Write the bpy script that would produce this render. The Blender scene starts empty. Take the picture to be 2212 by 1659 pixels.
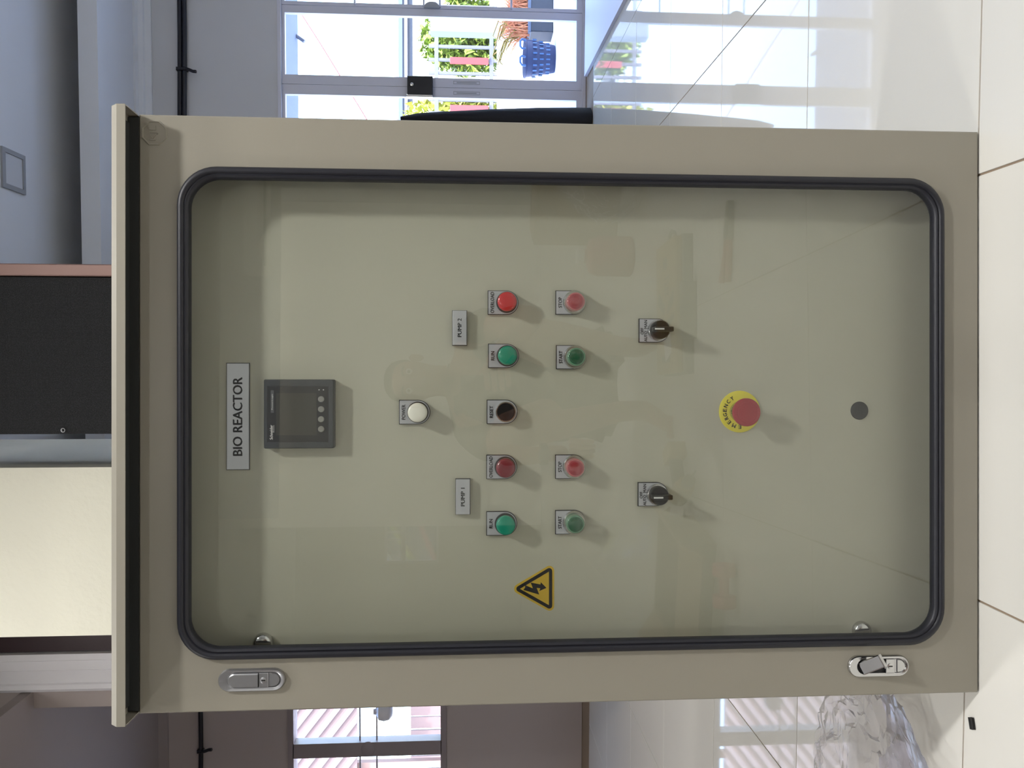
import bpy, bmesh, math, random
from mathutils import Vector, Matrix
random.seed(7)
SC = bpy.context.scene
COL = SC.collection
PI = math.pi

# ------------------------------------------------------------------ camera, sky, sun, exposure
TH = math.radians(2.2)          # the cabinet and the camera are turned 2.2 degrees against the room
def c2w(x, y):                  # cabinet/camera frame -> room frame
    return x*math.cos(TH)-y*math.sin(TH), x*math.sin(TH)+y*math.cos(TH)
PITCH = math.radians(3.5)
cam_d = bpy.data.cameras.new('camera'); cam = bpy.data.objects.new('camera', cam_d); COL.objects.link(cam)
cam_d.sensor_fit = 'HORIZONTAL'; cam_d.sensor_width = 36.0; cam_d.lens = 36.0*1661/2212
cam_d.clip_start = 0.05; cam_d.clip_end = 200
fw = Vector((-math.sin(TH)*math.cos(PITCH), math.cos(TH)*math.cos(PITCH), -math.sin(PITCH)))
rt = Vector((math.cos(TH), math.sin(TH), 0))
up = rt.cross(fw)
# the phone picture is stored lying on its side: picture right = down in the room
cam.matrix_world = Matrix(((-up.x, rt.x, -fw.x, 0.0), (-up.y, rt.y, -fw.y, 0.0), (-up.z, rt.z, -fw.z, 0.73), (0, 0, 0, 1)))
SC.camera = cam

world = bpy.data.worlds.new('sky'); SC.world = world; world.use_nodes = True
wn = world.node_tree; bg = wn.nodes['Background']
sky = wn.nodes.new('ShaderNodeTexSky'); sky.sky_type = 'NISHITA'; sky.sun_disc = False
sky.sun_elevation = math.radians(60); sky.sun_rotation = math.radians(200); sky.dust_density = 2.5; sky.air_density = 1.0
wn.links.new(sky.outputs[0], bg.inputs[0]); bg.inputs[1].default_value = 2.2
sun_d = bpy.data.lights.new('sun', 'SUN'); sun_d.energy = 8.0; sun_d.angle = math.radians(0.6); sun_d.color = (1, .95, .87)
sun = bpy.data.objects.new('sun', sun_d); COL.objects.link(sun)
sun.rotation_euler = (math.radians(27), 0, math.radians(-14))     # high, from behind the house

LAMP_W = 24.0
LAMPS = [(1.05, -0.12, 1.95, 'lit square ceiling downlight above the person with the phone'), (-2.6, -0.1, .85, 'lit square ceiling downlight above the open cardboard box'),
         (2.15, 0.1, .25, 'lit square ceiling downlight close to the right wall'), (.35, .45, .38, 'lit square ceiling downlight straight above the cabinet front'),
         (-.9, .5, .2, 'lit square ceiling downlight between cabinet front and left wall'), (-0.1, -3.3, 1.0, 'lit square ceiling downlight nearest the rear wall'),
         (-1.25, 1.75, .62, 'lit square ceiling downlight before the plastered partition and dark door')]  # cabinet frame
SC.cycles.transparent_max_bounces = 24
SC.view_settings.view_transform = 'Standard'; SC.view_settings.look = 'None'
SC.view_settings.exposure = 0.06; SC.view_settings.gamma = 1.0; SC.view_settings.use_curve_mapping = False

# ------------------------------------------------------------------ materials
def lin(c):
    return tuple(((v/255)/12.92 if v/255 <= .04045 else ((v/255+.055)/1.055)**2.4) for v in c)+(1.0,)
MATS = {}
def mat(name, rgb, rough=.5, metal=0.0, bump=0, bscale=200, var=0, vscale=6, spec=.5, coat=0, emit=0, ior=1.5, trans=0):
    m = bpy.data.materials.new(name); m.use_nodes = True; nt = m.node_tree; b = nt.nodes['Principled BSDF']
    b.inputs['Base Color'].default_value = lin(rgb); b.inputs['Roughness'].default_value = rough
    b.inputs['Metallic'].default_value = metal; b.inputs['Specular IOR Level'].default_value = spec
    b.inputs['IOR'].default_value = ior
    b.inputs['Coat Weight'].default_value = coat; b.inputs['Coat Roughness'].default_value = .08
    if trans: b.inputs['Transmission Weight'].default_value = trans
    if emit: b.inputs['Emission Color'].default_value = lin(rgb); b.inputs['Emission Strength'].default_value = emit
    tc = nt.nodes.new('ShaderNodeTexCoord')
    if bump:
        n = nt.nodes.new('ShaderNodeTexNoise'); n.inputs['Scale'].default_value = bscale; n.inputs['Detail'].default_value = 4
        bp = nt.nodes.new('ShaderNodeBump'); bp.inputs['Strength'].default_value = bump; bp.inputs['Distance'].default_value = .002
        nt.links.new(tc.outputs['Object'], n.inputs['Vector']); nt.links.new(n.outputs['Fac'], bp.inputs['Height'])
        nt.links.new(bp.outputs['Normal'], b.inputs['Normal'])
    if var:
        n = nt.nodes.new('ShaderNodeTexNoise'); n.inputs['Scale'].default_value = vscale; n.inputs['Detail'].default_value = 5
        r = nt.nodes.new('ShaderNodeMixRGB'); r.blend_type = 'MIX'
        r.inputs['Color1'].default_value = lin(tuple(max(0, v*(1-var)) for v in rgb)); r.inputs['Color2'].default_value = lin(tuple(min(255, v*(1+var)) for v in rgb))
        nt.links.new(tc.outputs['Object'], n.inputs['Vector']); nt.links.new(n.outputs['Fac'], r.inputs['Fac'])
        nt.links.new(r.outputs['Color'], b.inputs['Base Color'])
    MATS[name] = m; return m
def glass(name, tint=(235, 238, 232), refl=2.0, rough=0.0, extra=0.0):
    """thin pane: clear film plus mirror reflection by Fresnel on the side that faces the ray"""
    m = bpy.data.materials.new(name); m.use_nodes = True; nt = m.node_tree; nt.nodes.clear()
    out = nt.nodes.new('ShaderNodeOutputMaterial'); mx = nt.nodes.new('ShaderNodeMixShader')
    tr = nt.nodes.new('ShaderNodeBsdfTransparent'); tr.inputs[0].default_value = lin(tint)
    gl = nt.nodes.new('ShaderNodeBsdfGlossy'); gl.inputs['Roughness'].default_value = rough
    fr = nt.nodes.new('ShaderNodeFresnel'); fr.inputs[0].default_value = 1.5
    ge = nt.nodes.new('ShaderNodeNewGeometry')
    mu = nt.nodes.new('ShaderNodeMath'); mu.operation = 'MULTIPLY'; mu.inputs[1].default_value = refl
    inv = nt.nodes.new('ShaderNodeMath'); inv.operation = 'SUBTRACT'; inv.inputs[0].default_value = 1.0
    m2 = nt.nodes.new('ShaderNodeMath'); m2.operation = 'MULTIPLY'; m2.use_clamp = True
    L = nt.links.new
    L(fr.outputs[0], mu.inputs[0]); L(ge.outputs['Backfacing'], inv.inputs[1]); L(mu.outputs[0], m2.inputs[0]); L(inv.outputs[0], m2.inputs[1])
    L(m2.outputs[0], mx.inputs[0]); L(tr.outputs[0], mx.inputs[1]); L(gl.outputs[0], mx.inputs[2]); L(mx.outputs[0], out.inputs[0])
    MATS[name] = m; return m

mat('powder', (152, 147, 134), .42, bump=.03, bscale=900)
mat('panel_paint', (186, 184, 166), .5, bump=.02, bscale=900)
mat('rubber', (26, 27, 36), .45, bump=.05, bscale=300)
glass('cabinet_glass', (248, 249, 248), 1.65)
glass('window_glass', (245, 248, 250), 1.6)
mat('silver_plate', (196, 198, 202), .38, .35, bump=.02, bscale=700)
mat('black_plastic', (20, 20, 23), .45)
mat('ink', (8, 8, 9), .6)
mat('meter_grey', (54, 58, 61), .55, bump=.05, bscale=900)
mat('meter_black', (13, 15, 20), .4)
mat('lcd', (58, 58, 52), .35, spec=.3)
mat('meter_key', (138, 137, 131), .5)
mat('white_print', (225, 225, 222), .6)
mat('strip_grey', (84, 86, 88), .5)
mat('chrome', (205, 205, 205), .14, 1.0)
mat('satin', (176, 176, 178), .34, .9, bump=.02, bscale=900)
mat('lens_red', (196, 16, 24), .25, coat=.5); mat('lens_crimson', (120, 18, 38), .25, coat=.5)
mat('lens_green', (0, 140, 112), .25, coat=.5); mat('lens_white', (238, 236, 222), .3, coat=.3)
mat('cap_red', (172, 46, 62), .4); mat('cap_red_rim', (206, 110, 112), .35)
mat('cap_green', (18, 96, 62), .4); mat('cap_green_rim', (104, 158, 124), .35)
mat('knob_black', (14, 14, 16), .3)
glass('boot', (244, 244, 242), 2.4, .06)
mat('estop_red', (160, 48, 56), .5, bump=.02, bscale=500)
mat('estop_yellow', (226, 214, 66), .5)
mat('warn_yellow', (206, 172, 52), .55, var=.04, vscale=40)
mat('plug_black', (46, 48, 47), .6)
# floor tile: polished porcelain
mat('tile', (228, 226, 219), .03, spec=.5, var=.015, vscale=3, ior=1.5)
mat('grout', (150, 132, 112), .8, bump=.2, bscale=300)
mat('wall_paint', (200, 200, 202), .75, bump=.05, bscale=120, var=.01, vscale=2)
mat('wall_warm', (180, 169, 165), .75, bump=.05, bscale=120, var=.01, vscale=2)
mat('rear_paint', (240, 238, 230), .75, bump=.05, bscale=120)
mat('ceiling_paint', (222, 224, 228), .8, bump=.03, bscale=120)
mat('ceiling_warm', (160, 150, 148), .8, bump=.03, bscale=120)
mat('plaster', (228, 225, 207), .6, bump=.9, bscale=38, var=.012, vscale=9)
mat('white_gloss', (240, 238, 242), .35)
mat('maroon', (44, 18, 24), .4, bump=.05, bscale=60)
mat('alu', (206, 206, 216), .4, .05, bump=.02, bscale=500)
mat('alu_brown', (150, 140, 142), .45, .05)
mat('bronze', (128, 100, 92), .45, .3, bump=.04, bscale=120)
mat('cable_black', (12, 15, 26), .4)
mat('black_cloth', (14, 14, 20), .8, bump=.4, bscale=60)
mat('frame_grey', (158, 160, 164), .6)
mat('board_white', (222, 220, 236), .55)
mat('debris', (12, 12, 12), .6)
# woven dark laminate
def weave():
    m = mat('weave', (60, 60, 63), .75, spec=.2); nt = m.node_tree; b = nt.nodes['Principled BSDF']
    tc = nt.nodes.new('ShaderNodeTexCoord'); fac = None
    for ax in ('X', 'Z'):
        w = nt.nodes.new('ShaderNodeTexWave'); w.bands_direction = ax; w.inputs['Scale'].default_value = 90; w.inputs['Distortion'].default_value = 6; w.inputs['Detail'].default_value = 3; w.inputs['Detail Scale'].default_value = 3
        nt.links.new(tc.outputs['Object'], w.inputs['Vector'])
        if fac is None: fac = w.outputs['Fac']
        else:
            a = nt.nodes.new('ShaderNodeMath'); a.operation = 'MULTIPLY'; nt.links.new(fac, a.inputs[0]); nt.links.new(w.outputs['Fac'], a.inputs[1]); fac = a.outputs[0]
    r = nt.nodes.new('ShaderNodeValToRGB'); r.color_ramp.elements[0].color = lin((24, 24, 25)); r.color_ramp.elements[1].color = lin((56, 56, 58))
    nt.links.new(fac, r.inputs[0]); nt.links.new(r.outputs[0], b.inputs['Base Color'])
weave()
def bagmat():
    m = bpy.data.materials.new('film'); m.use_nodes = True; nt = m.node_tree; nt.nodes.clear(); L = nt.links.new
    out = nt.nodes.new('ShaderNodeOutputMaterial'); m1 = nt.nodes.new('ShaderNodeMixShader'); m2 = nt.nodes.new('ShaderNodeMixShader')
    tr = nt.nodes.new('ShaderNodeBsdfTransparent'); tr.inputs[0].default_value = (.985, .98, .98, 1)
    df = nt.nodes.new('ShaderNodeBsdfDiffuse'); df.inputs[0].default_value = (.8, .77, .78, 1)
    gl = nt.nodes.new('ShaderNodeBsdfGlossy'); gl.inputs['Roughness'].default_value = .28
    lw = nt.nodes.new('ShaderNodeLayerWeight'); lw.inputs[0].default_value = .12
    m1.inputs[0].default_value = .17; L(tr.outputs[0], m1.inputs[1]); L(df.outputs[0], m1.inputs[2])
    L(lw.outputs['Fresnel'], m2.inputs[0]); L(m1.outputs[0], m2.inputs[1]); L(gl.outputs[0], m2.inputs[2]); L(m2.outputs[0], out.inputs[0])
    MATS['film'] = m
bagmat()
# outdoors
mat('terrace', (200, 202, 206), .8, bump=.1, bscale=30, var=.05, vscale=3)
mat('white_wall', (232, 234, 238), .8, bump=.1, bscale=30)
mat('pale_blue', (120, 134, 148), .7)
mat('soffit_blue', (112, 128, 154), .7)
mat('fence_grey', (104, 106, 120), .5)
mat('red_board', (156, 66, 70), .6)
mat('leaf', (112, 132, 48), .6, var=.3, vscale=5); mat('leaf_yellow', (168, 170, 72), .6, var=.25, vscale=5)
mat('leaf_dark', (60, 84, 40), .6, var=.3, vscale=5)
mat('stem', (110, 92, 66), .8)
mat('orange_grass', (188, 122, 88), .7, var=.2, vscale=9); mat('blade', (130, 116, 50), .6)
mat('planter_dark', (34, 42, 58), .6); mat('planter_blue', (70, 84, 108), .6)
mat('basket_blue', (24, 42, 84), .45); mat('basket_handle', (54, 92, 140), .4)
mat('roof_grey', (50, 56, 70), .6); mat('pipe_white', (140, 142, 156), .5)
mat('pinkish', (124, 104, 102), .7); mat('pink_rib', (146, 132, 138), .7); mat('tan', (130, 104, 94), .7)
mat('rope_red', (150, 90, 90), .7); mat('hose', (225, 228, 230), .4)
# behind the camera
mat('skin', (176, 128, 102), .55, bump=.05, bscale=90, var=.05, vscale=8); mat('shirt', (38, 41, 38), .85, bump=.3, bscale=60)
mat('shorts', (70, 72, 66), .85, bump=.3, bscale=60); mat('hair', (22, 19, 17), .6, bump=.4, bscale=150)
mat('phone_black', (16, 16, 18), .25); mat('eye_white', (225, 222, 216), .3); mat('lip', (150, 88, 80), .5)
mat('tool_yellow', (160, 122, 38), .5); mat('tool_black', (34, 34, 36), .6); mat('tool_grey', (84, 86, 84), .6)
mat('cardboard', (134, 104, 72), .85, bump=.15, bscale=90, var=.06, vscale=12); mat('cardboard_in', (160, 132, 98), .85)
mat('red_plastic', (176, 70, 62), .5); mat('pink_plastic', (206, 96, 96), .5); mat('steel', (120, 120, 120), .35, .9)
mat('ac_white', (224, 222, 214), .5); mat('paper', (228, 228, 232), .8)
mat('lamp_on', (255, 246, 226), .5, emit=9.0); mat('lamp_off', (206, 208, 212), .5)

# ------------------------------------------------------------------ mesh helpers
class MB:
    def __init__(s): s.v = []; s.f = []
    def loft(s, loops, ring=False, cap0=False, cap1=False):
        n = len(loops[0]); o = len(s.v)
        for l in loops: s.v += [tuple(p) for p in l]
        K = len(loops)
        for k in range(K if ring else K-1):
            a = o+k*n; b = o+((k+1) % K)*n
            for i in range(n):
                j = (i+1) % n; s.f.append((a+i, a+j, b+j, b+i))
        if cap0: s.f.append(tuple(o+i for i in range(n-1, -1, -1)))
        if cap1: s.f.append(tuple(o+(K-1)*n+i for i in range(n)))
        return s
    def box(s, x0, x1, y0, y1, z0, z1, M=None):
        o = len(s.v); P = [(x, y, z) for z in (z0, z1) for y in (y0, y1) for x in (x0, x1)]
        if M: P = [tuple(M @ Vector(p)) for p in P]
        s.v += P
        s.f += [tuple(o+i for i in q) for q in ((0, 2, 3, 1), (4, 5, 7, 6), (0, 1, 5, 4), (2, 6, 7, 3), (0, 4, 6, 2), (1, 3, 7, 5))]
        return s
    def bbox(s, x0, x1, y0, y1, z0, z1, b):          # box with chamfered edges
        L = lambda y, i: [(x0+i, y, z0+i+0), (x1-i, y, z0+i), (x1-i, y, z1-i), (x0+i, y, z1-i)]
        return s.loft([L(y0, b), L(y0+b, 0), L(y1-b, 0), L(y1, b)], cap0=True, cap1=True)
    def lathe(s, prof, c=(0, 0, 0), n=32, cap0=True, cap1=True):   # prof (radius, y), axis +y through c
        loops = [[(c[0]+r*math.cos(2*PI*i/n), c[1]+y, c[2]+r*math.sin(2*PI*i/n)) for i in range(n)] for r, y in prof]
        return s.loft(loops, cap0=cap0, cap1=cap1)
    def lathez(s, prof, c=(0, 0, 0), n=24, cap0=True, cap1=True):  # axis +z
        loops = [[(c[0]+r*math.cos(2*PI*i/n), c[1]+r*math.sin(2*PI*i/n), c[2]+z) for i in range(n)] for r, z in prof]
        return s.loft(loops, cap0=cap0, cap1=cap1)
    def prism(s, out, y0, y1):                         # (x,z) outline extruded along y
        return s.loft([[(x, y0, z) for x, z in out], [(x, y1, z) for x, z in out]], cap0=True, cap1=True)
    def prismz(s, out, z0, z1):
        return s.loft([[(x, y, z0) for x, y in out], [(x, y, z1) for x, y in out]], cap0=True, cap1=True)
    def tube(s, pts, r, n=8, taper=None):
        pts = [Vector(p) for p in pts]; loops = []; prev = None
        for i, p in enumerate(pts):
            t = (pts[min(i+1, len(pts)-1)]-pts[max(i-1, 0)]).normalized()
            if prev is None:
                a = Vector((0, 0, 1)) if abs(t.z) < .9 else Vector((1, 0, 0)); u = t.cross(a).normalized()
            else: u = (prev-t*prev.dot(t)).normalized()
            prev = u; w = t.cross(u); rr = r if not taper else r*taper[i]
            loops.append([p+u*rr*math.cos(2*PI*k/n)+w*rr*math.sin(2*PI*k/n) for k in range(n)])
        return s.loft(loops, cap0=True, cap1=True)
    def build(s, name, m, parent=None, smooth=None, label=None, M=None):
        me = bpy.data.meshes.new(name)
        V = s.v if M is None else [tuple(M @ Vector(p)) for p in s.v]
        me.from_pydata(V, [], s.f); me.validate()
        bm = bmesh.new(); bm.from_mesh(me); bmesh.ops.recalc_face_normals(bm, faces=bm.faces); bm.to_mesh(me); bm.free()
        return link(name, me, m, parent, smooth, label)
def link(name, me, m, parent=None, smooth=None, label=None):
    if m: me.materials.clear(); me.materials.append(MATS[m])
    o = bpy.data.objects.new(name, me); COL.objects.link(o)
    if parent is not None: o.parent = parent
    if smooth:
        for p in me.polygons: p.use_smooth = True
        me.set_sharp_from_angle(angle=math.radians(smooth))
    if label: o['label'] = label
    return o
def rr(x0, x1, z0, z1, r, n=6):                        # rounded rectangle outline (x,z)
    P = []
    for cx, cz, a in ((x1-r, z1-r, 0), (x0+r, z1-r, PI/2), (x0+r, z0+r, PI), (x1-r, z0+r, 1.5*PI)):
        for i in range(n+1):
            t = a+PI/2*i/n; P.append((cx+r*math.cos(t), cz+r*math.sin(t)))
    return P
def Y(out, y): return [(x, y, z) for x, z in out]
def thing(name, label, cat, loc=(0, 0, 0), rz=0.0, group=None):
    o = bpy.data.objects.new(name, None); COL.objects.link(o); o.location = loc; o.rotation_euler = (0, 0, rz)
    o.empty_display_size = .05; o['label'] = label; o['category'] = cat
    if group: o['group'] = group
    return o
def tag(o, label, cat, group=None):
    o['label'] = label; o['category'] = cat
    if group: o['group'] = group
    return o
def struct(o): o['kind'] = 'structure'; return o
DG = None
def text_mesh(s, w, h, bold=.012, ext=.0003):
    """letter shapes fitted to w x h (metres), centred, in the xz plane facing -y"""
    cu = bpy.data.curves.new('t', 'FONT'); cu.body = s; cu.size = 1; cu.offset = 0; cu.align_x = 'CENTER'; cu.resolution_u = 3
    o = bpy.data.objects.new('t', cu); COL.objects.link(o)
    bpy.context.view_layer.update()
    me = bpy.data.meshes.new_from_object(o.evaluated_get(bpy.context.evaluated_depsgraph_get()))
    bpy.data.objects.remove(o); bpy.data.curves.remove(cu)
    xs = [v.co.x for v in me.vertices]; ys = [v.co.y for v in me.vertices]
    sx = w/(max(xs)-min(xs)); sy = h/(max(ys)-min(ys)); cx = (max(xs)+min(xs))/2; cy = (max(ys)+min(ys))/2
    for v in me.vertices: v.co = ((v.co.x-cx)*sx, 0, (v.co.y-cy)*sy)
    bm = bmesh.new(); bm.from_mesh(me)
    if bold:
        dx = h*.036
        for v in bm.verts: v.co.x -= dx
        g2 = bmesh.ops.duplicate(bm, geom=bm.verts[:]+bm.edges[:]+bm.faces[:])
        for v in g2['geom']:
            if isinstance(v, bmesh.types.BMVert): v.co.x += 2*dx; v.co.y -= .00002; v.co.z += h*.03
    bmesh.ops.remove_doubles(bm, verts=bm.verts, dist=1e-6)
    geo = bmesh.ops.extrude_face_region(bm, geom=bm.faces[:])
    for v in [g for g in geo['geom'] if isinstance(g, bmesh.types.BMVert)]: v.co.y -= ext
    bmesh.ops.recalc_face_normals(bm, faces=bm.faces); bm.to_mesh(me); bm.free()
    return me
def lettering(name, s, w, h, x, y, z, parent, m='ink', bold=.012, rot=0, ext=.0003):
    o = link(name, text_mesh(s, w, h, bold, ext), m, parent)
    o.location = (x, y, z); o.rotation_euler = (0, rot, 0); return o

# ------------------------------------------------------------------ the room
WY = 4.69            # far wall
TX, TY, TX0, TY0 = .606, .5575, .257, 1.066
fl = MB().box(-3.8, 3.1, -9.3, WY+.15, -.12, -.0022).build('floor', 'grout'); struct(fl)
tb = MB(); g = .0016; e = .0006
tb.loft([[(-TX/2+g, -TY/2+g, -.006), (TX/2-g, -TY/2+g, -.006), (TX/2-g, TY/2-g, -.006), (-TX/2+g, TY/2-g, -.006)],
         [(-TX/2+g, -TY/2+g, -e), (TX/2-g, -TY/2+g, -e), (TX/2-g, TY/2-g, -e), (-TX/2+g, TY/2-g, -e)],
         [(-TX/2+g+e, -TY/2+g+e, 0), (TX/2-g-e, -TY/2+g+e, 0), (TX/2-g-e, TY/2-g-e, 0), (-TX/2+g+e, TY/2-g-e, 0)]], cap0=True, cap1=True)
t0 = tb.build('tile', 'tile', fl); tme = t0.data; first = True
for i in range(-6, 5):
    for j in range(-14, 6):
        x = TX0+TX*(i+.5); y = TY0+TY*(j+.5)
        if y+TY/2 > WY+.06: continue
        if first: o = t0; first = False
        else: o = bpy.data.objects.new('tile', tme); COL.objects.link(o); o.parent = fl
        o.location = (x, y, 0)

# far wall with the window opening on the left and the glass door opening on the right
w = MB(); T = .15
WX0, WX1, WZ0, WZ1 = -3.12, -2.155, .845, 1.81          # left window opening
DX0, DX1, DZ1 = 1.10, 3.0, 1.835                        # door opening
w.box(-3.8, WX0, WY, WY+T, 0, 3.1); w.box(WX0, WX1, WY, WY+T, 0, WZ0); w.box(WX0, WX1, WY, WY+T, WZ1, 3.1)
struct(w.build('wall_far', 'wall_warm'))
w = MB(); w.box(WX1, DX0, WY, WY+T, 0, 3.1); w.box(DX0, DX1, WY, WY+T, DZ1, 3.1); w.box(DX1, 3.1, WY, WY+T, 0, 3.1)
struct(w.build('wall_far', 'wall_paint'))
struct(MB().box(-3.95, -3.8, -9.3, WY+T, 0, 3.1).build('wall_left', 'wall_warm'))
struct(MB().box(3.1, 3.25, -9.3, WY+T, 0, 3.1).build('wall_right', 'wall_paint'))
w = MB(); w.box(1.95, 3.1, -5.0, -4.85, 0, 2.9); w.box(1.95, 2.1, -5.5, -5.0, 0, 2.9)
struct(w.build('wall_right', 'wall_paint'))
w = MB(); w.box(-1.0, 3.1, -5.45, -5.3, 0, 3.1); w.box(-1.15, -1.0, -9.3, -5.3, 0, 3.1)
struct(w.build('wall_rear', 'rear_paint'))
w = MB(); BX0, BX1, BZ0, BZ1 = -2.02, -1.40, 1.07, 1.77
w.box(-3.8, BX0, -8.15, -8.0, 0, 3.1); w.box(BX1, -1.15, -8.15, -8.0, 0, 3.1); w.box(BX0, BX1, -8.15, -8.0, 0, BZ0); w.box(BX0, BX1, -8.15, -8.0, BZ1, 3.1)
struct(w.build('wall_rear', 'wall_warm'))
struct(MB().box(-3.95, 3.25, -9.3, WY+T, 2.9, 3.1).build('ceiling', 'ceiling_paint'))
# pelmet below the rear ceiling; behind it an added helper lamp brightens the rear wall
struct(MB().box(-1.0, 1.95, -4.88, -4.85, 2.38, 2.9).build('trim_6', 'wall_paint'))
cv = thing('added_wash_light', 'added light strip behind the pelmet, put there to brighten the rear wall', 'light strip', (.45, -5.12, 2.86))
MB().box(-1.35, 1.35, -.05, .05, -.02, .039).build('housing', 'white_gloss', cv)
MB().box(-1.33, 1.33, -.03, .03, -.026, -.02).build('diffuser', 'lamp_on', cv)
ld = bpy.data.lights.new('added_wash_lamp', 'AREA'); ld.shape = 'RECTANGLE'; ld.size = 2.6; ld.size_y = .06; ld.energy = 3; ld.color = (1, .985, .96)
lo = bpy.data.objects.new('added_wash_lamp', ld); COL.objects.link(lo); lo.location = (0, 0, -.03); lo.parent = cv
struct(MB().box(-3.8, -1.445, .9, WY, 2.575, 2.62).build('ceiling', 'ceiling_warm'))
# dropped perimeter strip with a raised lip: the cove above it stays dark
prof = [(4.20, 2.643), (WY, 2.643), (WY, 2.70), (4.225, 2.70), (4.225, 2.742), (4.20, 2.742)]
s = MB(); s.loft([[(-1.52, y, z) for y, z in prof], [(3.1, y, z) for y, z in prof]], cap0=True, cap1=True)
struct(s.build('trim_1', 'ceiling_paint'))
def crown(name, x0, x1, zt, m):
    p = [(WY, zt-.085), (WY-.012, zt-.085), (WY-.014, zt-.05), (WY-.028, zt-.045), (WY-.034, zt-.02), (WY-.055, zt-.012), (WY-.055, zt), (WY, zt)]
    struct(MB().loft([[(x0, y, z) for y, z in p], [(x1, y, z) for y, z in p]], cap0=True, cap1=True).build(name, m))
crown('trim_2', -1.52, 3.1, 2.643, 'ceiling_paint'); 
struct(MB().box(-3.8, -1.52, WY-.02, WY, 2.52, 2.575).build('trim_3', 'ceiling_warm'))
# plastered partition behind the cabinet, and a short wall with a dark door and moulded casing
struct(MB().box(-.932, -.373, 2.59, 3.45, 0, 2.9).build('wall_partition', 'plaster'))
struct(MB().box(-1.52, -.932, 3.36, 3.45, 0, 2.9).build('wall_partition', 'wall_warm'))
d = struct(MB().box(-1.262, -.94, 3.325, 3.36, 0, 2.86).build('door_1', 'maroon'))
k = MB(); k.lathe([(.012, -.045), (.022, -.05), (.024, -.06), (.016, -.07)], (-1.22, 3.37, 1.0), 16); k.build('door_knob', 'satin', d, 40)
c = [(-1.44, 3.36), (-1.44, 3.335), (-1.425, 3.322), (-1.405, 3.322), (-1.40, 3.330), (-1.345, 3.326), (-1.34, 3.316), (-1.30, 3.316), (-1.295, 3.308), (-1.268, 3.308), (-1.264, 3.36)]
struct(MB().prismz(c, 0, 2.9).build('trim_4', 'white_gloss'))

# ------------------------------------------------------------------ sliding glass door (right of the cabinet)
def frame_rect(b, x0, x1, y0, y1, z0, z1, l, r, bo, to):
    b.box(x0, x0+l, y0, y1, z0, z1); b.box(x1-r, x1, y0, y1, z0, z1)
    b.box(x0+l, x1-r, y0, y1, z0, z0+bo); b.box(x0+l, x1-r, y0, y1, z1-to, z1)
door = MB(); frame_rect(door, DX0, DX1, WY-.005, WY+.11, 0, DZ1, .035, .035, .02, .02)
door = struct(door.build('door_2', 'alu'))
for x0, x1, y0, nm in ((1.135, 1.604, WY+.02, 'a'), (1.606, 2.066, WY+.02, 'b')):
    b = MB(); frame_rect(b, x0, x1, y0, y0+.03, .02, DZ1-.02, .055 if nm == 'b' else .05, .043 if nm == 'b' else .058, .034, .018)
    L = b.build('sliding_leaf', 'alu', door)
    MB().box(x0+.05, x1-.042, y0+.012, y0+.018, .05, DZ1-.036).build('pane', 'window_glass', L)
    xs = x1-.03 if nm == 'a' else x0+.03
    b = MB(); frame_rect(b, xs-.010, xs+.010, y0-.001, y0+.002, .64, .80, .003, .003, .003, .003); b.box(xs-.003, xs+.003, y0-.001, y0+.002, .66, .78)
    b.build('pull_recess', 'frame_grey', L)
lk = MB().bbox(1.545, 1.657, WY-.022, WY+.02, .922, 1.073, .004).build('lock_case', 'black_plastic', door)
MB().bbox(1.532, 1.546, WY-.028, WY+.02, .922, 1.078, .003).build('pull_handle', 'chrome', door, label='chrome pull strip of the black lock')
MB().lathe([(.011, 0), (.013, -.004), (.010, -.010), (.004, -.012)], (1.603, WY-.021, 1.045), 20).build('key_cylinder', 'chrome', door, 40)
# fixed side light with ornamental grille
b = MB(); frame_rect(b, 2.07, DX1-.035, WY+.02, WY+.05, .02, DZ1-.02, .02, .05, .034, .018); L = b.build('side_light', 'alu', door)
MB().box(2.085, DX1-.08, WY+.032, WY+.038, .05, DZ1-.036).build('pane', 'window_glass', L)
for z in (.452, .88, .976, 1.384):
    MB().tube([(2.075, WY+.01, z), (2.94, WY+.01, z)], .006).build('grille_bar', 'alu', door)
MB().loft([[(2.067+.045*math.sin(PI*i/14)*0+ .034*math.sin(PI*i/14), y, .928+.046*math.cos(PI*i/14)) for i in range(15)] for y in (WY-.004, WY+.016)], cap0=True, cap1=True).build('grille_boss', 'frame_grey', door)

# ------------------------------------------------------------------ window on the left of the far wall
win = MB(); frame_rect(win, WX0, WX1, WY-.01, WY+.1, WZ0, WZ1, .035, .012, .035, .035); win.box(-2.472, -2.383, WY-.01, WY+.07, WZ0+.03, WZ1-.03)
win = struct(win.build('window_1', 'alu_brown'))
for x0, x1 in ((-3.09, -2.47), (-2.385, -2.165)):
    MB().box(x0, x1, WY+.055, WY+.061, WZ0+.03, WZ1-.03).build('pane', 'window_glass', win)
for z in (1.274, 1.377):
    MB().tube([(WX0+.02, WY+.02, z), (WX1-.01, WY+.02, z)], .005).build('grille_bar', 'alu_brown', win)
MB().lathe([(.004, -.012), (.034, -.009), (.046, 0), (.046, .012)], (-2.425, WY-.008, 1.325), 24).build('grille_boss', 'alu_brown', win, 40)
MB().lathez([(.016, .066), (.020, .050), (.024, .046), (.05, .032), (.057, 0), (.05, -.032), (.03, -.05), (.01, -.054)], (-2.206, WY+.02, 1.228), 24).build('grille_ball', 'white_gloss', win, 40)
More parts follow.
